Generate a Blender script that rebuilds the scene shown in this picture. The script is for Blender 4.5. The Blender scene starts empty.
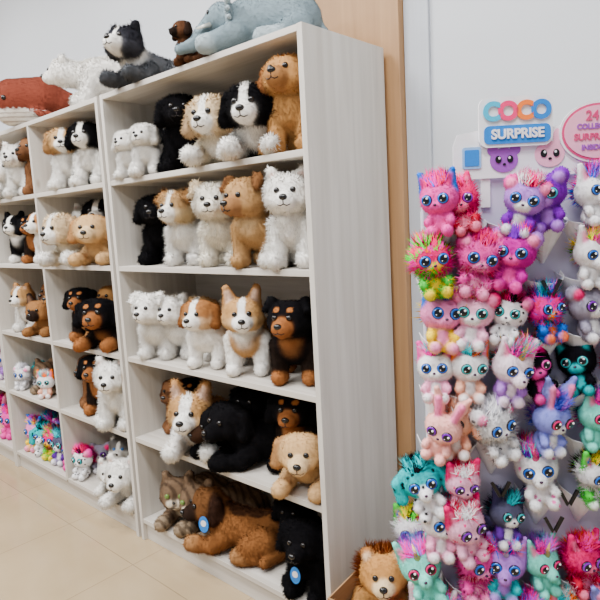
import bpy, math, random
import numpy as np
from mathutils import Matrix, Vector
rng=np.random.default_rng(7); random.seed(7)
scene=bpy.context.scene

def C(r,g,b):
    def f(v):
        v/=255.0
        return v/12.92 if v<=0.04045 else ((v+0.055)/1.055)**2.4
    return (f(r),f(g),f(b))

# ---------------------------------------------------------------- materials
def new_mat(name):
    m=bpy.data.materials.new(name); m.use_nodes=True
    nt=m.node_tree; return m,nt,nt.nodes['Principled BSDF']
def simple(name,col,rough=0.6,metal=0.0):
    m,nt,b=new_mat(name)
    n=nt.nodes.new('ShaderNodeTexNoise'); n.inputs['Scale'].default_value=9
    r=nt.nodes.new('ShaderNodeValToRGB')
    r.color_ramp.elements[0].position=.3; r.color_ramp.elements[1].position=.7
    r.color_ramp.elements[0].color=(*[c*.95 for c in col],1); r.color_ramp.elements[1].color=(*[min(1,c*1.03) for c in col],1)
    nt.links.new(n.outputs['Fac'],r.inputs['Fac']); nt.links.new(r.outputs['Color'],b.inputs['Base Color'])
    b.inputs['Roughness'].default_value=rough; b.inputs['Metallic'].default_value=metal
    return m
def attr_mat(name,rough):
    m,nt,b=new_mat(name)
    a=nt.nodes.new('ShaderNodeAttribute'); a.attribute_name='Col'
    nt.links.new(a.outputs['Color'],b.inputs['Base Color'])
    b.inputs['Roughness'].default_value=rough
    if rough>.5: b.inputs['Specular IOR Level'].default_value=0.05
    return m
PLUSH=attr_mat('plush_fur',1.0)
GLOSS=attr_mat('plastic_eyes',.12)
def wood(name,scale,c1,c2,rough=.55,knots=False):
    m,nt,b=new_mat(name)
    tc=nt.nodes.new('ShaderNodeTexCoord'); mp=nt.nodes.new('ShaderNodeMapping'); mp.inputs['Scale'].default_value=scale
    n=nt.nodes.new('ShaderNodeTexNoise'); n.inputs['Scale'].default_value=1.0; n.inputs['Detail'].default_value=6; n.inputs['Distortion'].default_value=.6
    r=nt.nodes.new('ShaderNodeValToRGB'); r.color_ramp.elements[0].position=.3; r.color_ramp.elements[1].position=.7
    r.color_ramp.elements[0].color=(*c1,1); r.color_ramp.elements[1].color=(*c2,1)
    L=nt.links.new
    L(tc.outputs['Object'],mp.inputs['Vector']); L(mp.outputs['Vector'],n.inputs['Vector']); L(n.outputs['Fac'],r.inputs['Fac'])
    out=r.outputs['Color']
    if knots:
        vo=nt.nodes.new('ShaderNodeTexVoronoi'); vo.inputs['Scale'].default_value=1; vo.inputs['Randomness'].default_value=1
        m2=nt.nodes.new('ShaderNodeMapping'); m2.inputs['Scale'].default_value=(4.2,4.2,1.9); L(tc.outputs['Object'],m2.inputs['Vector']); L(m2.outputs['Vector'],vo.inputs['Vector'])
        kr=nt.nodes.new('ShaderNodeValToRGB'); kr.color_ramp.elements[0].position=.02; kr.color_ramp.elements[1].position=.07
        kr.color_ramp.elements[0].color=(.45,.36,.28,1); kr.color_ramp.elements[1].color=(1,1,1,1)
        mx=nt.nodes.new('ShaderNodeMixRGB'); mx.blend_type='MULTIPLY'; mx.inputs['Fac'].default_value=.8
        L(vo.outputs['Distance'],kr.inputs['Fac']); L(out,mx.inputs['Color1']); L(kr.outputs['Color'],mx.inputs['Color2']); out=mx.outputs['Color']
    L(out,b.inputs['Base Color'])
    b.inputs['Roughness'].default_value=rough
    bp=nt.nodes.new('ShaderNodeBump'); bp.inputs['Strength'].default_value=.1; bp.inputs['Distance'].default_value=.002
    L(n.outputs['Fac'],bp.inputs['Height']); L(bp.outputs['Normal'],b.inputs['Normal'])
    return m
W_V=wood('whitewashed_wood_vertical',(30,30,1.5),C(188,181,171),C(207,201,192),knots=True)
W_H=wood('whitewashed_wood_horizontal',(1.8,34,34),C(188,180,169),C(209,202,193))
W_B=wood('oak_board',(30,30,1.6),C(158,118,78),C(178,137,94))
CARDB=wood('cardboard',(6,6,30),C(150,112,74),C(166,127,86),.9)
WALL=simple('wall_paint',C(206,209,214),.75)
WALL2=simple('wall_panel_paint',C(186,190,197),.7)
CEIL=simple('ceiling_paint',C(235,235,235),.9)
WHITE=simple('white_card',C(242,241,246),.45)
LILAC=simple('lilac_card',C(208,203,228),.4)
def flat(name,rgb,rough=.4): return simple(name,C(*rgb),rough)
M_BLUE=flat('print_blue',(20,125,215)); M_PINK=flat('print_pink',(245,50,120)); M_ORANGE=flat('print_orange',(255,125,40))
M_CYAN=flat('print_cyan',(40,185,225)); M_PURP=flat('print_purple',(155,75,185)); M_BLACK=flat('black_plastic',(16,16,20),.3)
M_LPINK=flat('print_light_pink',(246,170,200)); M_LBLUE=flat('print_light_blue',(140,185,235)); M_MAG=flat('print_magenta',(215,60,120))

# ---------------------------------------------------------------- mesh helpers
def sphere_tpl(seg,ring):
    v=[(0,0,1.0)]; f=[]
    for i in range(1,ring):
        t=math.pi*i/ring
        for j in range(seg):
            p=2*math.pi*j/seg; v.append((math.sin(t)*math.cos(p),math.sin(t)*math.sin(p),math.cos(t)))
    v.append((0,0,-1.0)); e=len(v)-1
    for j in range(seg): f.append((0,1+j,1+(j+1)%seg))
    for i in range(ring-2):
        for j in range(seg):
            a=1+i*seg+j; b=1+i*seg+(j+1)%seg; f.append((a,a+seg,b+seg,b))
    o=1+(ring-2)*seg
    for j in range(seg): f.append((e,o+(j+1)%seg,o+j))
    return np.array(v),f
SV,SF=sphere_tpl(16,12)
EV,EF=sphere_tpl(14,10)
def frame_z(d):
    d=np.array(d,float); d/=np.linalg.norm(d)+1e-9
    h=np.array([0,0,1.]) if abs(d[2])<.9 else np.array([1.,0,0])
    x=np.cross(h,d); x/=np.linalg.norm(x); y=np.cross(d,x)
    return np.stack([x,y,d],1)
def capsule(a,b,r0,r1,T=None):
    V,F=(SV,SF) if T is None else T
    a=np.array(a,float); b=np.array(b,float); d=b-a
    if np.linalg.norm(d)<1e-6: d=np.array([0,0,1e-5])
    M=frame_z(d); P=V@M.T
    up=V[:,2]>0
    return np.where(up[:,None],b+P*r1,a+P*r0),F

class SDF:
    def __init__(s,prims,k):
        s.a=np.array([p[0] for p in prims],float); s.b=np.array([p[1] for p in prims],float)
        s.r0=np.array([p[2] for p in prims]); s.r1=np.array([p[3] for p in prims]); s.c=np.array([p[4] for p in prims]); s.k=k
        s.ab=s.b-s.a; s.l=np.maximum((s.ab**2).sum(1),1e-10)
    def ev(s,p):
        ap=p[:,None,:]-s.a[None]
        h=np.clip((ap*s.ab[None]).sum(2)/s.l,0,1)
        q=ap-h[...,None]*s.ab[None]
        n=np.linalg.norm(q,axis=2)+1e-9
        d=n-(s.r0+h*(s.r1-s.r0))
        m=d.min(1,keepdims=True)
        e=np.exp(-(d-m)/s.k); S=e.sum(1,keepdims=True)
        w=e/S
        g=(w[...,None]*q/n[...,None]).sum(1); g/=np.linalg.norm(g,axis=1,keepdims=True)+1e-9
        return (m-s.k*np.log(S))[:,0],g,d
    def trace(s,o,dr):
        o=np.array(o,float); dr=np.array(dr,float); dr/=np.linalg.norm(dr); t=0
        for i in range(50):
            d,g,_=s.ev((o+dr*t)[None]); t+=d[0]*.95
            if abs(d[0])<1e-4: break
        return o+dr*t,g[0]

def build(name,prims,voxel=.0045,k=.005,paints=(),eyes=(),noses=(),lines=(),fur=(15000,.008,.0014),tufts=(),spots=None,stripes=None,extras=(),comb=(0,.35,-.75),ck=.0025,lift=.5,face=None):
    sd=SDF(prims,k)
    vs=[];fs=[];o=0
    for p in prims:
        v,f=capsule(*p[:4]); vs.append(v); fs+= [tuple(i+o for i in q) for q in f]; o+=len(v)
    tm=bpy.data.meshes.new('t'); tm.from_pydata(np.concatenate(vs).tolist(),[],fs)
    to=bpy.data.objects.new('t',tm); scene.collection.objects.link(to)
    md=to.modifiers.new('r','REMESH'); md.mode='VOXEL'; md.voxel_size=voxel; md.use_smooth_shade=True
    dg=bpy.context.evaluated_depsgraph_get(); ev=to.evaluated_get(dg); me=ev.to_mesh()
    n=len(me.vertices); co=np.empty(n*3); me.vertices.foreach_get('co',co); co=co.reshape(-1,3).copy()
    faces=[tuple(p.vertices) for p in me.polygons]
    ev.to_mesh_clear(); bpy.data.objects.remove(to); bpy.data.meshes.remove(tm)
    for i in range(5):
        d,g,_=sd.ev(co); co-=g*np.clip(d,-.01,.01)[:,None]*.9
    d,g,dd=sd.ev(co)
    nrm=g
    w=np.exp(-(dd-dd.min(1,keepdims=True))/ck); w/=w.sum(1,keepdims=True)
    col=w@sd.c
    ph=rng.uniform(0,6,6)
    nz=(np.sin(co[:,0]*90+ph[0])*np.sin(co[:,1]*80+ph[1])*np.sin(co[:,2]*85+ph[2]))
    nz2=(np.sin(co[:,0]*230+ph[3]+co[:,2]*60)*np.sin(co[:,1]*210+ph[4])*np.sin(co[:,2]*240+ph[5]))
    edge=nz*.12+nz2*.12
    for (cen,rad,pc) in paints:
        q=np.linalg.norm((co-np.array(cen))/np.array(rad),axis=1)+edge
        a=np.clip((1.08-q)/.16,0,1)[:,None]
        col=col*(1-a)+np.array(pc)*a
    if stripes:
        fr,sc,reg=stripes
        s=np.sin(co[:,1]*fr+3*np.sin(co[:,2]*25)+4*np.sin(co[:,0]*20)); a=np.clip((s-.25)*3,0,1)[:,None]*(.7)
        a=a*(co[:,2:3]>reg)
        col=col*(1-a)+np.array(sc)*a
    if spots:
        ns,sr,sc=spots
        idx=rng.choice(n,ns)
        Dm=np.linalg.norm(co[:,None,:]-co[idx][None],axis=2).min(1)
        a=np.clip((sr-Dm)/(.25*sr),0,1)[:,None]
        col=col*(1-a)+np.array(sc)*a
    co=co+nrm*(nz*voxel*.35)[:,None]
    lm=np.ones(n)
    if face:
        df=np.linalg.norm(co-np.array(face[0]),axis=1)/face[1]; lm=np.clip(.35+.65*(df-.75)/.5,.35,1)
    V=[co]; F=list(faces); Cc=[np.clip(col*(1+nz2[:,None]*.05),0,1)]; N=[nrm]; MI=[0]*len(faces); off=n
    marks=[]
    def add(v,f,c,nn,mi):
        nonlocal off
        V.append(v); N.append(nn); Cc.append(np.broadcast_to(np.array(c,float),(len(v),3)).copy() if np.ndim(c)==1 else c)
        F.extend([tuple(i+off for i in q) for q in f]); MI.extend([mi]*len(f)); off+=len(v)
    for e in eyes:
        p,g1=sd.trace(e['o'],e['d']); r=e['r']
        ax=np.array(e['d'],float); ax=-ax/np.linalg.norm(ax); ax=ax*.55+g1*.45; ax/=np.linalg.norm(ax)
        M=frame_z(ax); fl=e.get('fl',.7)
        v=EV*np.array([1,1,fl])*r; cen=p+ax*r*e.get('out',.15)
        pos=v@M.T+cen
        nn=(EV/np.array([1,1,fl])); nn/=np.linalg.norm(nn,axis=1,keepdims=True); nn=nn@M.T
        z=EV[:,2]
        if 'iris' in e:
            cc=np.where((z>.80)[:,None],np.array([.004,.004,.008]),np.array(e['iris']))
            cc=np.where((z<.42)[:,None],np.array([.01,.008,.015]),cc)
        else: cc=np.tile(np.array(e.get('c',(.008,.006,.005))),(len(z),1))
        add(pos,EF,cc,nn,1)
        if 'iris' in e:  # eye highlights modelled as two small white spheres
            hv=EV*r*.2; hp=cen+ax*r*fl*.95+np.array([r*.28,0,r*.33]); add(hv+hp,EF,(.95,.95,.95),EV,1)
            hv=EV*r*.1; hp=cen+ax*r*fl*.9+np.array([-r*.3,0,-r*.28]); add(hv+hp,EF,(.95,.95,.95),EV,1)
        marks.append((p,r*1.3))
    for (p,sc,c) in noses:
        v=EV*np.array(sc)+np.array(p); nn=EV/np.array(sc); nn/=np.linalg.norm(nn,axis=1,keepdims=True)
        add(v,EF,c,nn,1); marks.append((np.array(p),max(sc)*1.15))
    for (pts,dr,r,c) in lines:
        pp=[sd.trace(q,dr)[0] for q in pts]
        for a,b in zip(pp[:-1],pp[1:]):
            v,f=capsule(a,b,r,r,(EV,EF)); nn=v-(a+b)/2; nn/=np.linalg.norm(nn,axis=1,keepdims=True)+1e-9
            add(v,f,c,nn,1); marks.append(((a+b)/2,r*3))
    for (v,f,c) in extras:
        v=np.array(v,float); nn=v-v.mean(0); nn/=np.linalg.norm(nn,axis=1,keepdims=True)+1e-9
        add(v,f,c,nn,1)
    def blades(idx,L,Wd,cols,spread,cb,lf):
        m=len(idx); p=co[idx]; nv=nrm[idx]
        rnd=rng.normal(size=(m,3)); rnd/=np.linalg.norm(rnd,axis=1,keepdims=True)
        t=np.cross(nv,rnd); t/=np.linalg.norm(t,axis=1,keepdims=True)+1e-9
        p=p+t*rng.uniform(0,voxel,m)[:,None]
        cbv=np.array(cb)[None]-nv*(nv@np.array(cb))[:,None]
        d=nv*lf+cbv*.8+rng.normal(size=(m,3))*spread; d/=np.linalg.norm(d,axis=1,keepdims=True)
        s=np.cross(d,nv); s/=np.linalg.norm(s,axis=1,keepdims=True)+1e-9
        l=L*rng.uniform(.5,1.15,m)[:,None]*lm[idx][:,None]
        base=p-nv*.0006
        v=np.stack([base-s*Wd,base+s*Wd,base+d*l],1)
        gn=np.cross(v[:,1]-v[:,0],v[:,2]-v[:,0]); fl=(gn*nv).sum(1)<0
        v[fl]=v[fl][:,[1,0,2]]
        v=v.reshape(-1,3)
        f=[(3*i,3*i+1,3*i+2) for i in range(m)]
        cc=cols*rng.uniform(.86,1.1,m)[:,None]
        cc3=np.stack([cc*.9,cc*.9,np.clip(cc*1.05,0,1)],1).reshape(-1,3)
        nn=nv*.85+d*.25; nn/=np.linalg.norm(nn,axis=1,keepdims=True)
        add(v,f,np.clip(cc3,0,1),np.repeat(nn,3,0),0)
    if fur[0]:
        idx=rng.integers(0,n,fur[0])
        ok=np.ones(len(idx),bool)
        for (mp,mr) in marks: ok&=np.linalg.norm(co[idx]-mp,axis=1)>mr
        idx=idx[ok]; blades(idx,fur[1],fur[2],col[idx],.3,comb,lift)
    for (cen,rad,cnt,L,Wd,cols,dr) in tufts:
        dist=np.linalg.norm(co-np.array(cen),axis=1); cand=np.where(dist<rad)[0]
        for (mp,mr) in marks: cand=cand[np.linalg.norm(co[cand]-mp,axis=1)>mr*1.05]
        if len(cand)==0: continue
        idx=rng.choice(cand,cnt); cols=np.array(cols)
        key=((np.sin(co[idx,0]*160+ph[0])+np.sin(co[idx,1]*120+co[idx,2]*90+ph[1])+2)/4*len(cols)+rng.normal(size=cnt)*.2).astype(int)%len(cols)
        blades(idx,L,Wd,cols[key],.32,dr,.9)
    me=bpy.data.meshes.new(name); me.from_pydata(np.concatenate(V).tolist(),[],F)
    me.materials.append(PLUSH); me.materials.append(GLOSS)
    me.polygons.foreach_set('material_index',MI); me.polygons.foreach_set('use_smooth',[True]*len(F))
    ca=me.color_attributes.new('Col','FLOAT_COLOR','POINT')
    cc=np.concatenate(Cc); ca.data.foreach_set('color',np.concatenate([cc,np.ones((len(cc),1))],1).ravel())
    me.update()
    nn=np.concatenate(N); me.normals_split_custom_set_from_vertices([tuple(x) for x in nn])
    BODY[me.name]=co
    return me
BODY={}

def place(me,name,x,y,z,yaw=0,s=1.0,parent=None,pitch=0,roll=0):
    o=bpy.data.objects.new(name,me); scene.collection.objects.link(o)
    o.location=(x,y,z); o.rotation_euler=(math.radians(pitch),math.radians(roll),math.radians(yaw)); o.scale=(s,s,s) if np.isscalar(s) else s
    if parent: o.parent=parent
    return o

# ---------------------------------------------------------------- dogs
def dog(name,pose,c,ear='flop',ml=.03,paints=(),hy=0,hp=0,fur=(16000,.009,.0014),stripes=None,cat=False,tail=True,eyec=(.008,.006,.005),hs=1.16,fat=1.14,tufts=()):
    g=lambda k,d='body': c.get(k,c.get(d,c['body']))
    P=[]
    body,leg,paw=g('body'),g('leg'),g('paw','leg'); chest=g('chest'); belly=g('belly')
    yy=(lambda v: v*.80 if v>0 else v*.94) if pose=='lie' else (lambda v:v)
    A=lambda a,b,r0,r1,cc:P.append(((a[0]*fat,yy(a[1]),a[2]),(b[0]*fat,yy(b[1]),b[2]),r0*fat,r1*fat,cc))
    if pose=='stand':
        A((0,-.055,.135),(0,-.05,.15),.060,.058,body); A((0,-.05,.142),(0,.03,.15),.060,.052,body); A((0,.03,.15),(0,.085,.148),.052,.055,body)
        A((0,-.085,.135),(0,-.09,.155),.035,.035,chest); A((0,-.03,.105),(0,.05,.115),.035,.03,belly)
        A((0,-.06,.165),(0,-.085,.205),.052,.046,g('neck'))
        for s in(-1,1):
            A((s*.043,-.06,.13),(s*.045,-.068,.06),.034,.024,leg); A((s*.045,-.068,.06),(s*.045,-.07,.024),.023,.021,leg)
            A((s*.045,-.074,.024),(s*.046,-.10,.022),.023,.021,paw)
            A((s*.043,.088,.13),(s*.05,.068,.08),.042,.030,g('thigh')); A((s*.05,.068,.08),(s*.05,.112,.05),.027,.019,leg)
            A((s*.05,.112,.05),(s*.05,.10,.023),.019,.019,leg); A((s*.05,.098,.023),(s*.05,.07,.022),.021,.021,paw)
        if tail: A((0,.125,.175),(0,.15,.215),.02,.022,g('tail')); A((0,.15,.215),(0,.13,.255),.022,.014,g('tailtip','tail'))
        hc=(0,-.105,.238)
    elif pose=='sit':
        A((0,.05,.070),(0,-.015,.135),.062,.056,body); A((0,-.02,.12),(0,-.035,.16),.052,.05,body)
        A((0,-.058,.115),(0,-.06,.16),.032,.036,chest)
        A((0,-.03,.165),(0,-.045,.205),.05,.046,g('neck'))
        for s in(-1,1):
            A((s*.040,-.045,.14),(s*.042,-.06,.06),.032,.024,leg); A((s*.042,-.06,.06),(s*.042,-.065,.024),.023,.021,leg)
            A((s*.042,-.07,.024),(s*.044,-.097,.022),.023,.021,paw)
            A((s*.055,.045,.06),(s*.068,-.005,.055),.045,.034,g('thigh')); A((s*.072,.03,.024),(s*.078,-.035,.023),.021,.02,leg)
            A((s*.078,-.035,.024),(s*.08,-.055,.022),.021,.02,paw)
        if tail: A((0,.10,.035),(.04,.125,.028),.024,.022,g('tail')); A((.04,.125,.028),(.085,.10,.024),.022,.015,g('tailtip','tail'))
        hc=(0,-.068,.238)
    else:
        A((0,-.05,.078),(0,.03,.072),.060,.056,body); A((0,.03,.072),(0,.115,.068),.055,.060,body)
        A((0,-.085,.065),(0,-.09,.085),.034,.034,chest)
        A((0,-.075,.095),(0,-.10,.125),.05,.046,g('neck'))
        for s in(-1,1):
            A((s*.045,-.06,.055),(s*.055,-.10,.028),.032,.024,leg); A((s*.055,-.10,.027),(s*.055,-.16,.026),.023,.022,leg)
            A((s*.055,-.165,.026),(s*.055,-.185,.025),.024,.023,paw)
            A((s*.05,.12,.06),(s*.07,.07,.05),.048,.036,g('thigh')); A((s*.08,.10,.025),(s*.088,.045,.024),.022,.021,leg); A((s*.088,.045,.024),(s*.09,.02,.024),.023,.021,paw)
        if tail: A((0,.155,.045),(.05,.18,.03),.024,.022,g('tail')); A((.05,.18,.03),(.105,.15,.026),.022,.014,g('tailtip','tail'))
        hc=(0,-.122,.152)
    ya,pa=math.radians(hy),math.radians(hp)
    HM=Matrix.Translation(hc)@Matrix.Rotation(ya,4,'Z')@Matrix.Rotation(pa,4,'X')@Matrix.Scale(hs,4)
    h=lambda p: tuple(HM@Vector(p))
    H=lambda a,b,r0,r1,cc:P.append((h(a),h(b),r0*hs,r1*hs,cc))
    hd,mz=g('head'),g('muz','head')
    H((-.012,0,.0),(.012,0,0),.050,.050,hd); H((-.012,-.012,.012),(.012,-.012,.012),.042,.042,hd)
    for s in(-1,1): H((s*.028,-.012,-.014),(s*.022,-.03,-.018),.034,.026,g('cheek','head'))
    if cat:
        ml=.006
        for s in(-1,1): H((s*.010,-.045,-.016),(s*.012,-.052,-.018),.018,.015,mz)
        H((0,-.035,-.03),(0,-.045,-.031),.016,.012,mz)
    else:
        H((0,-.038,-.012),(0,-.044-ml,-.015),.029,.021,mz)
        for s in(-1,1): H((s*.010,-.045-ml*.6,-.020),(s*.009,-.044-ml,-.021),.018,.016,mz)
        H((0,-.036,-.028),(0,-.036-ml,-.034),.020,.013,g('jaw','muz'))
    ec,ei=g('ear','head'),g('earin','ear')
    if ear=='prick':
        for s in(-1,1):
            for t in(0,.35,.7,1): H((s*(.014+.034*t),.002,.032-.014*t),(s*(.041+.004*t),.002,.070-.003*t),.013,.007,ec)
            H((s*.031,-.010,.034),(s*.040,-.008,.056),.010,.004,ei)
    elif ear=='tall':
        for s in(-1,1):
            for t in(0,.35,.7,1): H((s*(.014+.034*t),.002,.032-.014*t),(s*(.045+.004*t),.002,.090-.003*t),.012,.006,ec)
            H((s*.032,-.009,.034),(s*.044,-.007,.076),.011,.005,ei)
    elif ear=='flop':
        for s in(-1,1):
            H((s*.036,.002,.034),(s*.060,.0,.022),.014,.015,ec); H((s*.060,0,.022),(s*.068,-.014,-.030),.014,.018,ec); H((s*.060,.010,.022),(s*.069,.010,-.020),.012,.015,ec)
    elif ear=='round':
        for s in(-1,1): H((s*.038,.004,.042),(s*.042,.002,.048),.018,.017,ec); H((s*.041,-.010,.046),(s*.042,-.012,.047),.011,.010,ei)
    elif ear=='semi':
        for s in(-1,1):
            H((s*.034,0,.034),(s*.052,-.004,.054),.013,.011,ec); H((s*.052,-.004,.054),(s*.064,-.028,.030),.012,.008,ec)
            H((s*.044,.002,.034),(s*.058,-.006,.048),.012,.010,ec)
    fwd=tuple((HM.to_3x3()@Vector((0,1,0))).normalized())
    pts=[]
    for pt in paints:
        fr,cen,rad,cc=pt
        if fr=='H': cen=h(cen); rad=tuple(np.array(rad)*hs)
        pts.append((cen,rad,cc))
    ex=.021 if not cat else .023
    eyes=[dict(o=h((s*ex,-.2,.012)),d=fwd,r=.0095 if not cat else .0105,c=eyec,out=.35) for s in(-1,1)]
    ny=-.044-ml-.020 if not cat else -.066
    nose=(h((0,ny+.001,-.008)),(.0135,.010,.0105) if not cat else (.007,.005,.005),c.get('nose',(.008,.007,.007)))
    ln=[([h((0,-.2,-.018)),h((0,-.2,-.027))],fwd,.0017,(.02,.015,.015)),([h((-.016,-.2,-.028)),h((-.008,-.2,-.031)),h((0,-.2,-.027)),h((.008,-.2,-.031)),h((.016,-.2,-.028))],fwd,.0017,(.02,.015,.015))]
    tf=[(h(a),)+tuple(rest) for (a,*rest) in tufts]
    return build(name,P,paints=pts,eyes=eyes,noses=[nose],lines=ln,fur=fur,stripes=stripes,face=(h((0,-.060,-.006)),.052*hs),tufts=tf)

wh=C(246,242,235); cream=C(226,204,168); gold=C(182,132,78); blk=C(14,13,15); dk=C(38,28,24); gry=C(110,106,104); pinkin=C(206,160,144)
LF=(20000,.016,.0016)
bz=lambda w_=.011:('H',(0,-.045,.03),(w_,.05,.06),wh)
D={}
D['white_sit']=dog('m_white_sit','sit',dict(body=wh,earin=pinkin),'prick',.026,hy=8,fur=LF)
D['white_stand']=dog('m_white_stand','stand',dict(body=wh,earin=pinkin),'semi',.022,hy=-6,fur=(22000,.020,.0017))
D['white_small']=dog('m_white_small','sit',dict(body=wh),'flop',.014,hy=-12,fur=(22000,.020,.0017))
D['white_lie']=dog('m_white_lie','lie',dict(body=wh,earin=pinkin),'prick',.026,hy=10,fur=LF)
D['black_sit']=dog('m_black_sit','sit',dict(body=blk),'flop',.030,hy=10,fur=LF)
D['black_lie']=dog('m_black_lie','lie',dict(body=blk),'flop',.032,hy=45)
D['black_head_down']=dog('m_black_lie2','lie',dict(body=blk,muz=C(50,32,22)),'flop',.034,hy=-12,hp=10)
D['cream_lie']=dog('m_cream_lie','lie',dict(body=C(236,222,196),ear=C(196,164,126),head=C(214,188,150),muz=wh,chest=wh,paw=wh),'flop',.018,hy=-8,hp=5,fur=LF,paints=[bz()])
D['cream_sit']=dog('m_cream_sit','sit',dict(body=cream,ear=C(200,168,128),muz=wh,chest=wh,paw=wh),'flop',.020,hy=-8,hp=5,fur=LF,paints=[bz()])
D['cream_stand']=dog('m_cream_stand','stand',dict(body=C(240,232,214),head=C(242,235,220),ear=C(222,200,166)),'semi',.018,hy=6,fur=(22000,.020,.0017))
col_=dict(body=blk,muz=wh,chest=wh,leg=wh,jaw=wh,neck=wh)
D['collie_sit']=dog('m_collie_sit','sit',col_,'flop',.022,hy=5,fur=LF,paints=[bz()])
D['collie_lie']=dog('m_collie_lie','lie',col_,'flop',.022,hy=-5,hp=6,fur=LF,paints=[bz()])
D['gold_sit']=dog('m_gold_sit','sit',dict(body=gold,muz=C(160,112,68),ear=C(132,82,46)),'flop',.030,hy=-5,hp=-6,fur=(17000,.012,.0015))
D['gold_lie']=dog('m_gold_lie','lie',dict(body=C(204,164,114),ear=C(168,122,78),muz=C(216,184,140)),'flop',.030,hy=12)
D['tan_stand']=dog('m_tan_stand','stand',dict(body=C(176,136,90),muz=C(152,108,70),ear=C(122,82,50),chest=C(206,174,130)),'semi',.030,hy=-14,hp=4,fur=(17000,.012,.0015))
D['shaggy_stand']=dog('m_shaggy','stand',dict(body=wh,head=C(182,144,98),ear=C(158,114,70),muz=wh,cheek=C(210,184,142),thigh=C(188,154,108)),'semi',.022,hy=-10,fur=(22000,.022,.0017),paints=[bz(.009),('B',(0,.04,.19),(.09,.07,.045),C(182,144,98))])
corg=dict(body=C(190,144,92),muz=wh,jaw=wh,chest=wh,paw=wh,leg=wh,neck=wh,cheek=C(206,168,120),ear=C(174,126,78),earin=C(224,190,168),belly=wh,tailtip=wh)
D['corgi_stand']=dog('m_corgi_stand','stand',corg,'tall',.026,hy=8,paints=[bz()])
D['corgi_lie']=dog('m_corgi_lie','lie',corg,'tall',.026,hy=-4,hp=-4,fur=LF,paints=[bz(.017)])
D['corgi_sit']=dog('m_corgi_sit','sit',corg,'prick',.024,hy=-8,hp=4,fur=LF,paints=[bz(.013)])
D['beagle_stand']=dog('m_beagle','stand',dict(body=wh,head=C(158,106,62),ear=C(124,78,42),muz=wh,jaw=wh,cheek=C(206,170,130)),'flop',.024,hy=-10,paints=[bz(.013),('B',(0,.04,.18),(.08,.06,.05),C(158,106,62))])
rot=dict(body=blk,muz=C(144,88,48),jaw=C(144,88,48),paw=C(150,94,52),leg=C(30,22,18),chest=C(154,98,56))
bro=[('H',(s*.021,-.045,.034),(.009,.02,.007),C(165,102,54)) for s in(-1,1)]
D['rott_stand']=dog('m_rott_stand','stand',rot,'semi',.026,hy=-10,paints=bro)
D['rott_sit']=dog('m_rott_sit','sit',rot,'flop',.026,hy=12,paints=bro)
D['rott_lie']=dog('m_rott_lie','lie',rot,'flop',.026,hy=14,paints=bro)
D['shepherd_lie']=dog('m_shepherd_lie','lie',dict(body=C(150,104,62),muz=dk,ear=dk,tail=dk,earin=C(120,90,70)),'tall',.030,hy=10,paints=[('B',(0,.05,.14),(.06,.11,.05),C(24,20,18))])
D['rust_lie']=dog('m_rust_lie','lie',dict(body=C(132,84,46),muz=C(40,28,22),ear=C(50,32,24),head=C(110,72,42),paw=C(160,114,72)),'flop',.030,hy=42,hs=1.05,fur=(17000,.011,.0015),paints=[('B',(0,.03,.155),(.05,.10,.03),C(70,44,28))])
D['boston_stand']=dog('m_boston','stand',dict(body=blk,muz=wh,jaw=wh,chest=wh,paw=wh,neck=wh),'prick',.012,hy=5,paints=[bz(.010)])
D['brown_sit']=dog('m_brown_sit','sit',dict(body=C(122,82,54),muz=C(100,66,44),ear=C(80,50,34)),'flop',.028,hy=-8)
D['dark_sit']=dog('m_dark_sit','sit',dict(body=C(84,54,36),muz=C(30,22,18),ear=C(40,28,22)),'flop',.026,hy=-12)
D['pup_tanwhite']=dog('m_pup','sit',dict(body=wh,head=C(194,156,108),muz=wh,ear=C(174,130,84)),'flop',.016,hy=15,fur=LF,paints=[bz()])
D['husky_grey']=dog('m_husky_grey','sit',dict(body=gry,muz=wh,jaw=wh,chest=wh,leg=wh,paw=wh,neck=wh,cheek=wh,earin=wh),'prick',.026,hy=6,fur=LF,paints=[('H',(0,-.045,.02),(.010,.05,.03),wh)],eyec=(.05,.16,.4))
D['tabby_lie']=dog('m_tabby','lie',dict(body=C(112,90,70),muz=C(206,192,170),chest=C(186,168,142),paw=C(150,130,106)),'prick',.01,hy=14,cat=True,stripes=(190,C(58,44,34),.02),eyec=(.12,.2,.04))
D['husky_top']=dog('m_greydog','lie',dict(body=C(112,114,118),head=C(44,44,50),muz=wh,jaw=wh,cheek=C(60,60,66),ear=C(30,30,34),neck=wh,chest=wh,belly=wh,leg=C(80,82,86),tail=C(40,40,44)),'prick',.028,hy=10,hp=-8,fur=LF,paints=[('B',(0,.06,.13),(.045,.12,.04),C(38,38,42)),('H',(0,-.045,.02),(.008,.05,.03),wh)])
D['lion_sit']=dog('m_lion','sit',dict(body=C(192,138,78),muz=C(226,196,152),jaw=C(226,196,152),head=C(196,140,78),ear=C(170,112,60),earin=C(226,190,150),tailtip=C(110,64,34)),'round',.016,hy=0,hp=-4,fur=(16000,.010,.0015),
  tufts=[((0,.030,.0),.080,2600,.040,.0022,[C(150,88,44),C(176,110,56),C(132,76,38)],(0,-.25,.25))])
print('dogs done')

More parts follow.
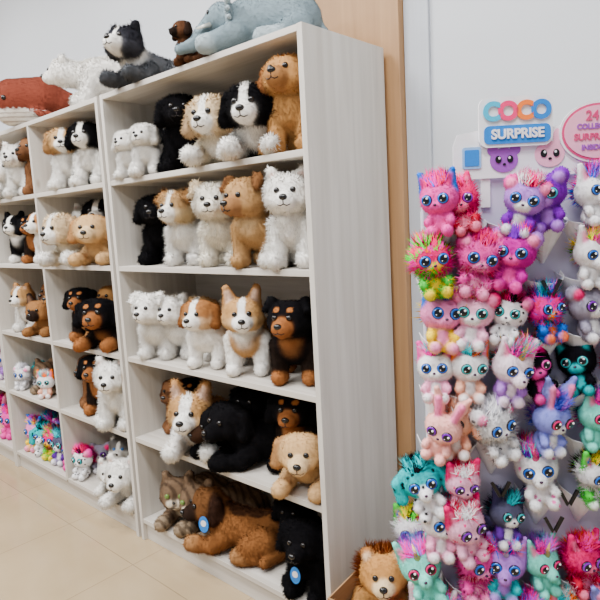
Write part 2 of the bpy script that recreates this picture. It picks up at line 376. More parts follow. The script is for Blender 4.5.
# ---------------------------------------------------------------- room
def boxes(name,bl,mats,bevel=.0015,parent=None,loc=(0,0,0)):
    v=[];f=[];mi=[]
    for (x0,x1,y0,y1,z0,z1,m) in bl:
        o=len(v); v+=[(x,y,z) for x in(x0,x1) for y in(y0,y1) for z in(z0,z1)]
        for q in((0,1,3,2),(4,6,7,5),(0,4,5,1),(2,3,7,6),(0,2,6,4),(1,5,7,3)): f.append(tuple(i+o for i in q)); mi.append(m)
    me=bpy.data.meshes.new(name); me.from_pydata(v,[],f)
    for m in mats: me.materials.append(m)
    me.polygons.foreach_set('material_index',mi); me.update()
    o=bpy.data.objects.new(name,me); scene.collection.objects.link(o); o.location=loc
    if bevel:
        b=o.modifiers.new('bevel','BEVEL'); b.width=bevel; b.segments=2
    if parent: o.parent=parent
    return o
m,nt,b=new_mat('beige_floor_tile'); L=nt.links.new
tc=nt.nodes.new('ShaderNodeTexCoord'); mp=nt.nodes.new('ShaderNodeMapping'); mp.inputs['Location'].default_value=(.45,.55,0)
br=nt.nodes.new('ShaderNodeTexBrick'); br.offset=0; br.inputs['Scale'].default_value=1; br.inputs['Brick Width'].default_value=.6; br.inputs['Row Height'].default_value=.6; br.inputs['Mortar Size'].default_value=.0022
br.inputs['Color1'].default_value=(*C(178,156,122),1); br.inputs['Color2'].default_value=(*C(172,150,117),1); br.inputs['Mortar'].default_value=(*C(146,126,98),1)
no=nt.nodes.new('ShaderNodeTexNoise'); no.inputs['Scale'].default_value=4; no.inputs['Detail'].default_value=8
rr=nt.nodes.new('ShaderNodeValToRGB'); rr.color_ramp.elements[0].color=(.72,.70,.66,1); rr.color_ramp.elements[1].color=(1,1,1,1); rr.color_ramp.elements[0].position=.3; rr.color_ramp.elements[1].position=.65
mx=nt.nodes.new('ShaderNodeMixRGB'); mx.blend_type='MULTIPLY'; mx.inputs['Fac'].default_value=.35
L(tc.outputs['Object'],mp.inputs['Vector']); L(mp.outputs['Vector'],br.inputs['Vector']); L(tc.outputs['Object'],no.inputs['Vector']); L(no.outputs['Fac'],rr.inputs['Fac'])
L(br.outputs['Color'],mx.inputs['Color1']); L(rr.outputs['Color'],mx.inputs['Color2']); L(mx.outputs['Color'],b.inputs['Base Color']); b.inputs['Roughness'].default_value=.14
FLOOR=m
boxes('floor',[(-9,2.5,-2.5,2.0,-.05,0,0)],[FLOOR],0)
boxes('wall_back',[(-9,2.5,1.91,2.0,0,3.6,0)],[WALL],0)
boxes('wall_left',[(-9.1,-9,-2.5,2.0,0,3.6,0)],[WALL],0)
boxes('ceiling',[(-9,2.5,-2.5,2.0,3.6,3.65,0)],[CEIL],0)
boxes('trim_wall_strip',[(-1.158,-1.06,1.895,1.91,0,3.6,0)],[WALL2],.002)
boxes('baseboard_back',[(-1.05,2.5,1.897,1.91,0,.08,0)],[WALL2],.002)
boxes('oak_wall_board',[(-1.62,-1.16,1.865,1.909,0,2.36,0)],[W_B],.003)

# ---------------------------------------------------------------- shelving
HZ=[1.706,1.323,.901,.511,.10]; TOP=2.09; t=.011; YF,YB=1.40,1.84
def shelf_unit(name,x0,x1,parts):
    bl=[(x0,x0+.022,YF,YB,0,TOP,0),(x1-.022,x1,YF,YB,0,TOP,0)]
    xs=[x0+.022]+parts+[x1-.022]
    for p in parts: bl.append((p-.01,p+.01,YF+.002,YB-.01,.10,TOP-.02,0))
    bl.append((x0+.0221,x1-.0221,YF+.001,YB,TOP-.022,TOP-.001,1))
    for i in range(len(xs)-1):
        a=xs[i]+(.0101 if i>0 else .0001); c=xs[i+1]-(.0101 if i<len(xs)-2 else .0001)
        for z in HZ: bl.append((a,c,YF+.003,YB-.012,z-t,z+t,1))
    bl.append((x0+.0221,x1-.0221,YB-.0115,YB-.002,.02,TOP-.023,1))
    bl.append((x0+.0221,x1-.0221,YF+.02,YF+.038,0,.088,1))
    return boxes(name,bl,[W_V,W_H],.0012)
shelf_unit('wooden_shelf_unit',-2.408,-1.21,[])
shelf_unit('wooden_shelf_unit',-3.88,-2.4325,[-3.16])
shelf_unit('wooden_shelf_unit',-5.35,-3.882,[-4.62])
S=[z+t+.001 for z in HZ]; ST=TOP+.001
CELLS=[(-2.386,-1.232),(-3.15,-2.4545),(-3.858,-3.17),(-4.61,-3.904)]
def dg(k,nm,x,y,row,yaw,s=1.0):
    z=ST if row=='T' else S[row]
    sc=(s*1.04,s*1.02,s*.98); a=math.radians(yaw)
    c=BODY[D[k].name]*np.array(sc); rx=c[:,0]*math.cos(a)-c[:,1]*math.sin(a); ry=c[:,0]*math.sin(a)+c[:,1]*math.cos(a)
    if row!='T':
        y=min(y,1.820-ry.max())
        for (l,r) in CELLS:
            if l<x<r: x=min(max(x,l-rx.min()+.004),r-rx.max()-.004)
    z=z-np.percentile(c[:,2],.3)
    return place(D[k],nm,x,y,z,yaw,sc)
# main unit
dg('white_small','plush_bichon',-2.29,1.47,0,25,.66); dg('white_small','plush_bichon',-2.155,1.46,0,38,.68)
dg('black_sit','plush_newfoundland_dog',-2.0,1.55,0,35,1.0); dg('black_sit','plush_newfoundland_dog',-2.18,1.66,0,20,.85)
dg('cream_lie','plush_puppy',-1.765,1.56,0,28,1.12); dg('collie_lie','plush_border_collie',-1.56,1.55,0,32,1.12); dg('gold_sit','plush_golden_retriever',-1.37,1.54,0,22,1.04)
dg('black_sit','plush_newfoundland_dog',-2.28,1.58,1,28,1.02); dg('shaggy_stand','plush_shaggy_dog',-2.02,1.56,1,22,1.0)
dg('cream_stand','plush_terrier',-1.78,1.55,1,26,1.04); dg('tan_stand','plush_shepherd_puppy',-1.55,1.52,1,18,1.05); dg('white_sit','plush_white_husky',-1.345,1.51,1,25,1.04)
dg('white_stand','plush_samoyed',-2.325,1.53,2,25,.98); dg('white_stand','plush_samoyed',-2.17,1.58,2,28,.94)
dg('pup_tanwhite','plush_puppy',-2.05,1.62,2,20,.92); dg('beagle_stand','plush_beagle',-1.91,1.53,2,28,.96)
dg('corgi_stand','plush_corgi',-1.685,1.54,2,36,1.02); dg('rott_stand','plush_rottweiler',-1.435,1.55,2,30,1.03)
dg('brown_sit','plush_brown_dog',-2.31,1.62,3,20,.88); dg('corgi_lie','plush_corgi',-2.05,1.56,3,34,1.24)
dg('rott_sit','plush_rottweiler',-2.18,1.67,3,0,.9)
dg('black_head_down','plush_black_labrador',-1.86,1.60,3,0,1.05); dg('black_lie','plush_black_labrador',-1.66,1.58,3,-45,1.2); dg('rott_sit','plush_rottweiler',-1.52,1.66,3,15,1.08); dg('gold_lie','plush_golden_retriever',-1.36,1.56,3,22,1.05)
dg('black_sit','plush_black_labrador',-1.77,1.68,3,10,1.0)
dg('tabby_lie','plush_tabby_cat',-2.22,1.60,4,22,1.12); dg('rust_lie','plush_brown_hound',-1.80,1.535,4,-66,1.22); dg('black_sit','plush_newfoundland_dog',-1.37,1.51,4,8,1.0)
dg('tabby_lie','plush_tabby_cat',-2.02,1.66,4,0,1.15); dg('black_sit','plush_black_labrador',-1.58,1.70,4,10,.9)
# left unit, right column
dg('pup_tanwhite','plush_puppy',-2.93,1.52,0,35,1.0); dg('collie_sit','plush_border_collie',-2.72,1.53,0,30,1.0); dg('gold_sit','plush_golden_retriever',-3.05,1.60,0,30,1.0)
dg('husky_grey','plush_grey_husky',-2.84,1.67,0,30,1.0)
dg('collie_sit','plush_border_collie',-2.84,1.67,1,30,1.08); dg('cream_lie','plush_puppy',-2.96,1.55,1,20,1.2); dg('gold_lie','plush_golden_retriever',-2.71,1.55,1,30,1.12)
dg('white_sit','plush_white_husky',-3.04,1.67,1,20,.98); dg('husky_grey','plush_grey_husky',-2.60,1.64,1,20,1.0)
dg('rott_lie','plush_rottweiler',-2.72,1.56,2,25,1.2); dg('rott_sit','plush_rottweiler',-2.98,1.56,2,20,.98); dg('gold_sit','plush_golden_retriever',-2.83,1.67,2,20,.98); dg('shepherd_lie','plush_german_shepherd',-2.87,1.56,2,35,.8)
dg('rott_sit','plush_rottweiler',-2.87,1.56,3,20,1.1); dg('white_sit','plush_white_husky',-2.61,1.49,3,30,1.12); dg('brown_sit','plush_brown_dog',-3.05,1.60,3,20,1.0)
dg('white_lie','plush_white_husky',-2.62,1.56,4,20,1.12); dg('husky_grey','plush_grey_husky',-2.83,1.62,4,30,.9); dg('white_lie','plush_white_husky',-2.82,1.54,4,35,.8)
# left unit, left column
dg('brown_sit','plush_brown_dog',-3.27,1.55,0,25,1.05); dg('white_sit','plush_white_husky',-3.48,1.50,0,30,.95); dg('white_lie','plush_white_husky',-3.66,1.56,0,30,1.1); dg('white_sit','plush_white_husky',-3.62,1.66,0,30,1.05)
dg('beagle_stand','plush_beagle',-3.29,1.56,1,25,.95); dg('rott_sit','plush_rottweiler',-3.45,1.54,1,25,.92); dg('boston_stand','plush_boston_terrier',-3.66,1.56,1,25,.95); dg('collie_sit','plush_border_collie',-3.38,1.67,1,25,1.0)
dg('gold_sit','plush_golden_retriever',-3.27,1.58,2,25,.95); dg('shepherd_lie','plush_german_shepherd',-3.44,1.56,2,25,.95); dg('corgi_sit','plush_corgi',-3.66,1.53,2,25,.92); dg('brown_sit','plush_brown_dog',-3.50,1.67,2,25,1.0)
dg('pup_tanwhite','plush_puppy',-3.28,1.62,3,25,.8); dg('tabby_lie','plush_tabby_cat',-3.60,1.62,3,25,.9)
dg('white_sit','plush_white_husky',-4.1,1.55,2,25,.9); dg('gold_sit','plush_golden_retriever',-4.35,1.55,2,25,.9); dg('cream_sit','plush_puppy',-4.1,1.55,1,25,.9)

# ---------------------------------------------------------------- plush on top of shelves
el=C(128,145,152); el2=C(166,180,185)
P=[]
A=lambda a,b,r0,r1,cc:P.append((a,b,r0,r1,cc))
A((0,-.05,.15),(0,.16,.145),.115,.125,el); A((0,-.15,.17),(0,-.18,.185),.075,.072,el)
for s in(-1,1):
    A((s*.08,-.10,.10),(s*.11,-.22,.047),.055,.042,el); A((s*.11,-.22,.047),(s*.115,-.25,.046),.043,.042,el2)
    A((s*.08,.18,.10),(s*.14,.10,.05),.07,.045,el); A((s*.14,.10,.05),(s*.15,.02,.047),.045,.043,el2)
    for q in range(6): A((s*.055,-.14,.225-.016*q),(s*(.155-.004*q*q*.6),-.125,.245-.032*q),.012,.011,el2 if q%5 else el)
A((0,-.23,.18),(0,-.28,.13),.038,.032,el); A((0,-.28,.13),(.02,-.33,.07),.032,.026,el); A((.02,-.33,.07),(.05,-.38,.05),.026,.024,el)
A((0,.27,.13),(.03,.33,.05),.014,.010,el)
TUSK=[]
for s in(-1,1):
    v,f=capsule((s*.045,-.235,.15),(s*.055,-.29,.135),.012,.005,(EV,EF)); TUSK.append((v,f,(.8,.78,.7)))
eleph=build('m_elephant',P,voxel=.006,k=.005,eyes=[dict(o=(s*.042,-.5,.205),d=(0,1,0),r=.011) for s in(-1,1)],extras=TUSK,fur=(28000,.007,.0015),ck=.0015)
place(eleph,'plush_elephant',-1.56,1.58,ST,-52,.78)
dg('husky_top','plush_husky',-2.20,1.53,'T',10,1.02)
dg('dark_sit','plush_brown_dog',-1.80,1.44,'T',8,.5)
# whale
rd=C(122,60,46); P=[]
A((0,-.17,.14),(0,-.02,.14),.115,.125,rd); A((0,-.02,.13),(0,.16,.10),.12,.06,rd); A((0,.16,.10),(0,.27,.15),.055,.028,rd)
A((0,-.19,.095),(0,.06,.085),.090,.075,wh)
for s in(-1,1):
    A((0,.27,.15),(s*.11,.33,.17),.022,.010,rd); A((0,.27,.15),(s*.06,.33,.165),.022,.012,rd)
    A((s*.09,-.06,.07),(s*.19,.0,.03),.024,.014,rd); A((s*.09,-.03,.07),(s*.17,.04,.03),.022,.014,rd)
gr=C(196,184,176)
pn=[((0,-.14,.035),(.16,.18,.058),wh)]
for q in range(3): pn.append(((0,-.15,.020+.020*q),(.20,.22,.0035),gr))
whale=build('m_whale',P,voxel=.005,k=.005,eyes=[dict(o=(s*.4,-.20,.135),d=(-s,0,0),r=.013) for s in(-1,1)],paints=pn,fur=(26000,.006,.0014),ck=.001)
place(whale,'plush_whale',-3.23,1.56,ST,-35,.98)
# polar bear
P=[]
A((0,-.06,.14),(0,.12,.145),.085,.095,wh); A((0,-.12,.155),(0,-.19,.17),.06,.05,wh); A((0,-.22,.175),(0,-.225,.18),.055,.052,wh); A((0,-.25,.165),(0,-.29,.16),.03,.024,wh)
for s in(-1,1):
    A((s*.055,-.08,.10),(s*.065,-.10,.036),.042,.034,wh); A((s*.065,-.10,.036),(s*.065,-.14,.034),.034,.032,wh)
    A((s*.06,.14,.10),(s*.07,.13,.037),.055,.036,wh); A((s*.07,.13,.037),(s*.07,.09,.035),.035,.033,wh)
    A((s*.038,-.20,.225),(s*.04,-.20,.23),.014,.013,wh)
bear=build('m_bear',P,voxel=.006,k=.008,eyes=[dict(o=(s*.022,-.5,.19),d=(0,1,0),r=.008) for s in(-1,1)],noses=[((0,-.313,.168),(.014,.010,.011),(.012,.01,.01))],fur=(26000,.014,.0016),face=((0,-.27,.17),.06))
place(bear,'plush_polar_bear',-2.68,1.64,ST,-50,1.12)

# ---------------------------------------------------------------- small big-eyed toys
def sat(c,k=1.22,g=.95):
    m_=sum(c)/3; return tuple(min(1,max(0.003,(m_+(x-m_)*k)*g)) for x in c)
def toy(name,head,body=None,ear='cat',earc=None,earin=None,muz=None,mane=None,horn=None,iris=C(60,120,220),spots=None,long=False,fluff=False,ml_=.034):
    body=body or head; earc=earc or head; earin=earin or C(250,150,190); muz=muz or head
    head,body,earc,earin,muz,iris=[sat(x) for x in(head,body,earc,earin,muz,iris)]
    if mane: mane=[sat(x,1.45) for x in mane]
    P=[];A=lambda a,b,r0,r1,cc:P.append((a,b,r0,r1,cc))
    A((0,.002,.028),(0,0,.052),.025,.019,body); A((0,-.012,.030),(0,-.012,.04),.016,.014,muz)
    A((-.012,0,.087),(.012,0,.087),.034,.034,head); A((-.008,-.004,.097),(.008,-.004,.097),.028,.028,head)
    if long: A((0,-.026,.076),(0,-.044,.071),.017,.015,muz)
    else: A((-.005,-.028,.074),(.005,-.028,.074),.012,.012,muz)
    for s in(-1,1):
        A((s*.018,-.006,.048),(s*.028,-.026,.036),.0095,.010,body)
        A((s*.013,-.010,.016),(s*.019,-.032,.014),.013,.012,body); A((s*.019,-.036,.014),(s*.020,-.038,.015),.011,.010,muz)
        if ear=='cat':
            for q in(0,.33,.66,1): A((s*(.012+.026*q),0,.115-.012*q),(s*(.038+.003*q),0,.152),.0075,.003,earc)
            A((s*.026,-.006,.114),(s*.036,-.004,.140),.007,.003,earin)
        elif ear=='bunny':
            A((s*.016,.002,.108),(s*.028,.006,.155),.010,.013,earc); A((s*.028,.006,.155),(s*.042,.004,.188),.013,.006,earc); A((s*.018,-.007,.115),(s*.030,-.006,.168),.007,.007,earin)
        elif ear=='round': A((s*.036,.002,.116),(s*.038,.002,.118),.0185,.018,earc); A((s*.037,-.010,.117),(s*.037,-.012,.117),.011,.011,earin)
        elif ear=='flop': A((s*.032,0,.114),(s*.054,-.002,.095),.011,.013,earc); A((s*.054,-.002,.095),(s*.056,-.006,.058),.013,.014,earc)
        elif ear=='bat':
            for q in(0,.33,.66,1): A((s*(.012+.026*q),0,.115-.012*q),(s*(.046+.003*q),0,.160),.0075,.003,earc)
            for q in(0,.5,1): A((s*.02,.014,.055),(s*(.066-.012*q),.018,.075-.035*q),.006,.004,earc)
    tufts=[]
    if mane:
        tufts.append(((0,.002,.126),.027,850,ml_,.0017,mane,(0,-.1,.9)))
        tufts.append(((0,.03,.095),.038,550,.030,.0017,mane,(0,.5,-.2)))
    if fluff:
        tufts.append(((0,.0,.09),.055,1500,.018,.0014,(mane if fluff=='m' else [head,head,head]+(mane or [])[:1]),(0,.3,.6)))
        tufts.append(((0,.0,.035),.05,700,.013,.0014,[body,muz],(0,.1,-.5)))
    ex=[]
    if horn:
        n=8; rings=8; v=[];f=[]
        for i in range(rings):
            tt=i/(rings-1); r=.008*(1-tt)+.0006; r*=1+.12*(i%2)
            for j in range(n): a=2*math.pi*j/n; v.append((r*math.cos(a),-.020+r*math.sin(a)-.012*tt,.113+.046*tt))
        for i in range(rings-1):
            for j in range(n): f.append((i*n+j,i*n+(j+1)%n,(i+1)*n+(j+1)%n,(i+1)*n+j))
        f.append(tuple(range((rings-1)*n,rings*n))); ex.append((v,f,horn))
    ny=-.058 if long else -.0405
    return build(name,P,voxel=.0026,k=.003,eyes=[dict(o=(s*.0195,-.1,.090),d=(0,1,0),r=.0138,fl=.5,out=.1,iris=iris) for s in(-1,1)],
        noses=[((0,ny,.0775),(.004,.003,.003),C(60,30,60))],fur=(5000,.0065,.0009),tufts=tufts,spots=spots,extras=ex,ck=.0015)
pk=C(240,105,178);hp=C(232,40,128);pu=C(130,60,180);lil=C(186,138,218);tl=C(40,185,190);bl=C(50,125,225);ye=C(250,215,60);gn=C(95,208,90);og=C(246,130,55);w=C(250,248,250);peach=C(246,190,168);per=C(125,132,222);bk=C(16,15,20);mint=C(140,224,208)
sp=(60,.0042,C(30,26,34)); gd=C(220,180,90); sv=C(210,210,220)
T={
'A':('plush_kitten',toy('tA',pk,ear='cat',earc=bl,earin=hp,mane=[bl,pk,hp],iris=bl)),
'B':('plush_fox',toy('tB',hp,body=C(200,40,80),ear='cat',muz=C(250,150,180),mane=[hp,pk,og],iris=C(150,60,200),fluff=True)),
'C':('plush_koala',toy('tC',lil,body=pu,ear='round',earc=pk,mane=[pk,w,hp],iris=bl,muz=w)),
'D':('plush_teddy_bear',toy('tD',pu,ear='round',earin=lil,muz=lil,iris=C(90,190,230))),
'E':('plush_unicorn',toy('tE',w,ear='cat',earc=w,mane=[pk,bl,lil],horn=sv,long=True,ml_=.042)),
'F':('plush_parrot',toy('tF',hp,body=gn,ear='none',mane=[hp,gn,pk,og],fluff='m',muz=ye)),
'G':('plush_teddy_bear',toy('tG',pk,ear='round',muz=C(250,170,205),mane=[hp,pk],fluff=True)),
'g':('plush_teddy_bear',toy('tg',C(252,195,220),ear='round',muz=w,earc=hp,mane=[hp,ye,pk],iris=tl)),
'H':('plush_koala',toy('tH',C(196,70,160),ear='round',earc=lil,muz=pk,mane=[pu,hp])),
'I':('plush_unicorn',toy('tI',w,ear='cat',mane=[gn,ye,pk,tl],horn=pk,long=True,ml_=.044)),
'J':('plush_kitten',toy('tJ',C(248,160,206),ear='cat',earc=bl,mane=[bl,ye,pk],body=ye)),
'K':('plush_leopard',toy('tK',w,ear='round',earc=pk,mane=[pk,hp,bk],spots=sp,iris=tl)),
'L':('plush_ostrich',toy('tL',C(245,80,170),body=bl,ear='none',mane=[hp,pk,bl,tl],fluff='m',muz=og,ml_=.046)),
'M':('plush_kitten',toy('tM',w,ear='cat',earc=pk,body=C(250,180,210),mane=[pk,tl,hp])),
'N':('plush_fox',toy('tN',w,ear='cat',earc=og,body=peach,mane=[og,tl,w],iris=tl)),
'O':('plush_unicorn',toy('tO',C(252,236,246),ear='cat',body=lil,mane=[ye,pk,tl,og],horn=gd,long=True,ml_=.046)),
'P':('plush_black_cat',toy('tP',bk,ear='cat',earin=hp,muz=pk,mane=[hp,bk],iris=C(240,90,180))),
'Q':('plush_black_cat',toy('tQ',bk,ear='cat',earin=tl,muz=tl,body=bk,iris=tl)),
'R':('plush_bunny',toy('tR',C(250,192,185),ear='bunny',iris=pu)),
'S':('plush_lamb',toy('tS',peach,ear='flop',muz=w,mane=[peach,w],iris=C(90,60,50))),
'T':('plush_snow_leopard',toy('tT',w,ear='round',spots=(40,.004,C(90,86,96)),mane=[w,C(215,215,222),w],fluff=True)),
'U':('plush_bunny',toy('tU',C(150,155,228),ear='bunny',muz=w,mane=[per,lil],iris=hp)),
'V':('plush_zebra',toy('tV',tl,ear='flop',body=w,spots=(45,.005,bk),muz=w,mane=[bk,tl],long=True)),
'W':('plush_leopard',toy('tW',C(250,195,220),ear='cat',earc=hp,spots=(40,.004,hp),mane=[hp,w],iris=pu)),
'X':('plush_unicorn',toy('tX',w,ear='cat',mane=[ye,og,pk,tl,pu],horn=hp,body=w,long=True,spots=(30,.005,pk),ml_=.048)),
'Y':('plush_dragon',toy('tY',w,ear='cat',earc=gn,mane=[gn,bk,ye],body=gn,spots=(30,.004,bl),fluff=True)),
'Z':('plush_koala',toy('tZ',C(160,155,172),ear='round',muz=w,earin=hp,iris=pu)),
'b':('plush_bat',toy('tb',C(84,84,104),ear='bat',body=C(96,60,140),earc=C(60,56,84),muz=w,iris=tl,mane=[tl,C(84,84,104)])),
'1':('plush_unicorn',toy('t1',mint,ear='cat',mane=[pk,lil,tl],body=mint,horn=gd,long=True,iris=hp,ml_=.042)),
'2':('plush_unicorn',toy('t2',lil,ear='cat',mane=[tl,bl,pk],body=tl,horn=sv,long=True,iris=bl,ml_=.042)),
}
print('toys done')

# ---------------------------------------------------------------- display stand
def emp(name,loc,yaw=0):
    e=bpy.data.objects.new(name,None); scene.collection.objects.link(e); e.location=loc; e.rotation_euler=(0,0,math.radians(yaw)); return e
ds=emp('toy_display_stand',(-.5103,1.3753,0),42.4)
boxes('back_panel',[(-.255,.34,0,.02,.06,1.57,0),(-.255,.34,.02,.12,.06,.10,0),(-.235,-.22,.02,.12,.06,1.5,1),(.325,.34,.02,.12,.06,1.5,1),(-.26,.35,-.06,.14,0,.06,1)],[LILAC,WHITE],.002,ds)
rows=[(1.520,[(.330,'A'),(.385,'B'),(.489,'C'),(.571,'D'),(.660,'E'),(.75,'G')]),
(1.392,[(.308,'F'),(.383,'G'),(.473,'H'),(.652,'I'),(.75,'B')]),
(1.262,[(.312,'J'),(.385,'g'),(.460,'K'),(.562,'L'),(.659,'Z'),(.75,'M')]),
(1.135,[(.308,'M'),(.372,'N'),(.455,'O'),(.552,'P'),(.647,'Q'),(.745,'K')]),
(1.01,[(.300,'R'),(.358,'S'),(.445,'T'),(.548,'U'),(.661,'1'),(.755,'A')]),
(.872,[(.290,'V'),(.355,'W'),(.556,'X'),(.660,'Y'),(.755,'D')]),
(.765,[(.290,'M'),(.368,'W'),(.452,'b')]),
(.650,[(.285,'1'),(.371,'G'),(.455,'2'),(.548,'1'),(.641,'B'),(.74,'X')]),
(.515,[(.30,'X'),(.40,'2'),(.50,'E'),(.60,'N'),(.70,'U')]),
(.38,[(.30,'D'),(.40,'L'),(.50,'K'),(.60,'R'),(.70,'P')]),
(.24,[(.30,'U'),(.40,'N'),(.50,'G'),(.60,'I'),(.70,'b')])]
pv=[];pf=[]
for z,lst in rows:
    for s,k in lst:
        nm,me=T[k]; x=s-.55; sc=random.uniform(.86,1.06)
        place(me,nm,x,-.052+random.uniform(-.006,.002),z-.085*sc+random.uniform(-.006,.006),random.uniform(-36,24),sc,ds,pitch=random.uniform(-6,16),roll=random.uniform(-18,18))
    allx=[s-.55 for s,k in lst]+([.012] if abs(z-1.392)<.01 else [])
    for x in allx:
        o=len(pv); zt=z-.052; n=9; rr_=.054 if x>-.2 else .034
        for j in range(n):
            a=math.pi*j/(n-1); pv.append((x+rr_*math.cos(a),-.003-.068*math.sin(a),zt+.004-.022*math.sin(a)))
        for j in range(n):
            a=math.pi*j/(n-1); pv.append((x+.004*math.cos(a),-.003-.006*math.sin(a),zt-.105))
        for j in range(n-1): pf.append((o+j,o+j+1,o+n+j+1,o+n+j))
me=bpy.data.meshes.new('cone_pockets'); me.from_pydata(pv,[],pf); me.materials.append(WHITE)
o=bpy.data.objects.new('cone_pockets',me); scene.collection.objects.link(o); o.parent=ds
sm=o.modifiers.new('s','SOLIDIFY'); sm.thickness=.0012
def clip(x,z):
    v=[];f=[]
    for s in(-1,1):
        o=len(v)
        for dy in(0,.006):
            v+= [(x,-.078+dy,z),(x+s*.005,-.078+dy,z-.006),(x+s*.024,-.078+dy,z+.030),(x+s*.017,-.078+dy,z+.033)]
        f+=[(o,o+1,o+2,o+3),(o+4,o+7,o+6,o+5),(o,o+3,o+7,o+4),(o+1,o+5,o+6,o+2),(o+3,o+2,o+6,o+7)]
    return v,f
cv=[];cf=[]
for (x,z) in((-.105,.83),(.055,.80),(.012,1.30),(.02,.735),(.16,.73)):
    v,f=clip(x,z); o=len(cv); cv+=v; cf+=[tuple(i+o for i in q) for q in f]
me=bpy.data.meshes.new('price_clips'); me.from_pydata(cv,[],cf); me.materials.append(M_BLACK)
o=bpy.data.objects.new('price_clips',me); scene.collection.objects.link(o); o.parent=ds
def plate(name,outline,y,th,mat,parent):
    n=len(outline); v=[(x,y,z) for x,z in outline]+[(x,y+th,z) for x,z in outline]
    f=[tuple(range(n)),tuple(range(2*n-1,n-1,-1))]+[(i,i+n,(i+1)%n+n,(i+1)%n) for i in range(n)]
    me=bpy.data.meshes.new(name); me.from_pydata(v,[],f); me.materials.append(mat)
    o=bpy.data.objects.new(name,me); scene.collection.objects.link(o); o.parent=parent; return o
def circ(cx,cz,rx,rz,n=28): return [(cx+rx*math.cos(2*math.pi*i/n),cz+rz*math.sin(2*math.pi*i/n)) for i in range(n)]
def rrect(x0,x1,z0,z1,r,n=5):
    o=[]
    for cx,cz,a0 in((x1-r,z1-r,0),(x0+r,z1-r,90),(x0+r,z0+r,180),(x1-r,z0+r,270)):
        for i in range(n+1):
            a=math.radians(a0+90*i/n); o.append((cx+r*math.cos(a),cz+r*math.sin(a)))
    return o
top=emp('display_header_sign',(-.5103,1.3753,0),42.4)
plate('header_card',[(-.185,1.565),(-.185,1.64),(-.175,1.665),(-.13,1.672),(.0,1.665),(.06,1.675),(.10,1.70),(.2,1.72),(.34,1.71),(.34,1.565)],-.012,.004,WHITE,top)
plate('logo_plate',rrect(-.128,.037,1.632,1.742,.02),-.022,.008,WHITE,top)
plate('logo_band',rrect(-.118,.032,1.639,1.679,.012),-.0245,.002,M_BLUE,top)
def text(body,x,z,size,mat,y=-.03,off=.0,ext=.001):
    c=bpy.data.curves.new('lettering','FONT'); c.body=body; c.size=size; c.extrude=ext; c.offset=off; c.align_x='CENTER'; c.align_y='CENTER'; c.materials.append(mat)
    o=bpy.data.objects.new('lettering',c); scene.collection.objects.link(o); o.parent=top; o.location=(x,y,z); o.rotation_euler=(math.radians(90),0,0); return o
for i,(ch,mt) in enumerate((('C',M_CYAN),('O',M_PINK),('C',M_ORANGE),('O',M_BLUE))): text(ch,-.101+.037*i,1.708,.054,mt,-.026,.0028)
text('SURPRISE',-.043,1.659,.029,WHITE,-.0265,.0010)
def face(cx,cz,r,mat,ears,parent=top):
    plate('printed_face',circ(cx,cz,r,r*.85),-.0145,.002,mat,parent)
    for s in(-1,1):
        if ears=='long': plate('printed_ear',circ(cx+s*r*.5,cz+r*1.1,r*.25,r*.55,16),-.0143,.0018,mat,parent)
        else: plate('printed_ear',circ(cx+s*r*.8,cz+r*.7,r*.38,r*.38,16),-.0143,.0018,mat,parent)
        plate('printed_eye',circ(cx+s*r*.42,cz+r*.05,r*.22,r*.26,14),-.0165,.001,M_BLACK,parent)
        plate('printed_glint',circ(cx+s*r*.36,cz+r*.14,r*.08,r*.09,10),-.0175,.0008,WHITE,parent)
    plate('printed_nose',circ(cx,cz-r*.3,r*.12,r*.09,10),-.0165,.001,M_BLACK,parent)
face(-.070,1.604,.032,M_PURP,'r'); face(.034,1.612,.034,M_LPINK,'long'); plate('printed_phone',rrect(-.165,-.122,1.588,1.636,.006),-.015,.002,M_LBLUE,top); plate('printed_screen',rrect(-.160,-.127,1.594,1.630,.003),-.016,.001,M_BLUE,top)
bxc=.142
plate('round_badge',circ(bxc,1.655,.088,.068,36),-.018,.004,WHITE,top)
plate('badge_ring',circ(bxc,1.655,.083,.063,36),-.0195,.002,M_MAG,top)
plate('badge_center',circ(bxc,1.655,.078,.058,36),-.021,.002,M_LPINK,top)
for i,(tx,sz) in enumerate((('24',.030),('COLLECT',.016),('SURPRISE',.020),('INSIDE',.016))): text(tx,bxc-.016,1.690-.023*i,sz,M_MAG if i%2==0 else M_PURP,-.0225,.0006,.0006)
for sx in(-.12,.12): boxes('sign_post',[(sx,sx+.02,-.0075,0,1.5,1.60,0)],[WHITE],0,top)

# ---------------------------------------------------------------- cardboard box and toys
bx=emp('cardboard_box',(-1.0,1.50,0),6)
bt=[(-.17,.17,-.17,.17,0,.006,0),(-.17,-.164,-.17,.17,.006,.27,0),(.164,.17,-.17,.17,.006,.27,0),(-.164,.164,-.17,-.164,.006,.27,0),(-.164,.164,.164,.17,.006,.27,0)]
boxes('box_walls',bt,[CARDB],.001,bx)
bc=emp('plush_toys_in_box',(-1.0,1.50,0),6)
def inb(me,nm,x,y,z,yaw,s,**k): place(me,nm,x,y,z,yaw,s,bc,**k)
inb(D['lion_sit'],'lion',-.04,-.02,.13,28,1.0); inb(T['F'][1],'parrot',.06,.06,.24,30,1.3); inb(T['I'][1],'unicorn',.12,-.05,.19,35,1.1); inb(T['Y'][1],'dragon',.0,.12,.30,30,1.35)
inb(T['B'][1],'fox',.07,-.12,.13,40,1.1); inb(T['N'][1],'fox_toy',.12,.09,.25,35,1.3); inb(T['Z'][1],'koala',-.12,.08,.20,20,.95)

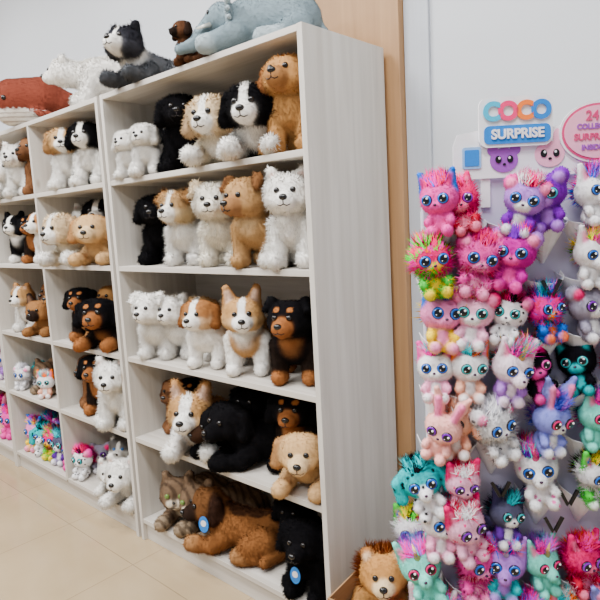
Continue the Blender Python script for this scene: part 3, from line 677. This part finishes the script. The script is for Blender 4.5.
def bunch(name,x0,x1,row,ks,s,y=1.50):
    e=emp(name,(0,0,0))
    n=len(ks)
    for i,k in enumerate(ks):
        place(T[k][1],T[k][0][6:],x0+(x1-x0)*(i%((n+1)//2))/max(1,(n+1)//2-1),y+(.11 if i>=(n+1)//2 else 0),S[row],random.uniform(10,50),s*random.uniform(.9,1.1),e)
bunch('small_plush_toys',-3.76,-3.26,4,['J','V','F','b','A','L','E','B','I','D'],1.35)
bunch('small_plush_toys',-3.78,-3.45,3,['T','N','V','K'],1.15,1.47)
bunch('small_plush_toys',-4.5,-3.98,4,['G','R','A','M','B','S','J','G'],1.5)
bunch('small_plush_toys',-4.5,-3.98,3,['S','O','I','M','N','S'],1.5)
bunch('small_plush_toys',-3.08,-2.98,4,['K','Z'],1.2,1.47)

def tag(x,y,z,yaw,s=1):
    e=emp('product_tag',(x,y,z),yaw)
    v=[(a*s,0,b*s) for a,b in circ(0,0,.018,.030,20)]; me=bpy.data.meshes.new('tag'); n=len(v)
    me.from_pydata(v+[(a,.0015,c) for a,_,c in v],[],[tuple(range(n)),tuple(range(2*n-1,n-1,-1))]+[(i,i+n,(i+1)%n+n,(i+1)%n) for i in range(n)]); me.materials.append(M_BLUE)
    o=bpy.data.objects.new('tag_card',me); scene.collection.objects.link(o); o.parent=e
    v=[(a*s,-.001,b*s) for a,b in circ(0,.004,.010,.012,16)]; me=bpy.data.meshes.new('tag_print'); me.from_pydata(v,[],[tuple(range(16))]); me.materials.append(WHITE)
    o=bpy.data.objects.new('tag_print',me); scene.collection.objects.link(o); o.parent=e
tag(-1.865,1.372,.265,30,1.2); tag(-1.355,1.378,.235,20,1.1)

# ---------------------------------------------------------------- lights
def area(name,loc,sx,sy,e,rot=(0,0,0)):
    l=bpy.data.lights.new(name,'AREA'); l.shape='RECTANGLE'; l.size=sx; l.size_y=sy; l.energy=e; l.color=(.985,.992,1)
    o=bpy.data.objects.new(name,l); scene.collection.objects.link(o); o.location=loc; o.rotation_euler=rot; return o
for i,x in enumerate((-4.6,-2.4,-.4)):
    area('ceiling_light_panel',(x,.2,3.57),1.2,.5,98)
    area('ceiling_light_panel',(x,-1.6,3.57),1.2,.5,84)
wd=bpy.data.worlds.new('World'); scene.world=wd; wd.use_nodes=True
wd.node_tree.nodes['Background'].inputs[0].default_value=(.92,.96,1,1); wd.node_tree.nodes['Background'].inputs[1].default_value=.5

# ---------------------------------------------------------------- camera
p=math.radians(7.66); ro=math.radians(3.14); hd=math.radians(42.4)
R=Vector((math.cos(hd),math.sin(hd),0)); F_=Vector((-math.sin(hd),math.cos(hd),0)); Z=Vector((0,0,1))
fw=F_*math.cos(p)-Z*math.sin(p); up=F_*math.sin(p)+Z*math.cos(p)
cx=R*math.cos(ro)-up*math.sin(ro); cy=R*math.sin(ro)+up*math.cos(ro)
M=Matrix((( cx.x,cy.x,-fw.x,0),(cx.y,cy.y,-fw.y,0),(cx.z,cy.z,-fw.z,1.49),(0,0,0,1)))
cam=bpy.data.cameras.new('camera'); cam.sensor_width=36; cam.lens=34.8; cam.clip_start=.02
co=bpy.data.objects.new('camera',cam); scene.collection.objects.link(co); co.matrix_world=M; scene.camera=co
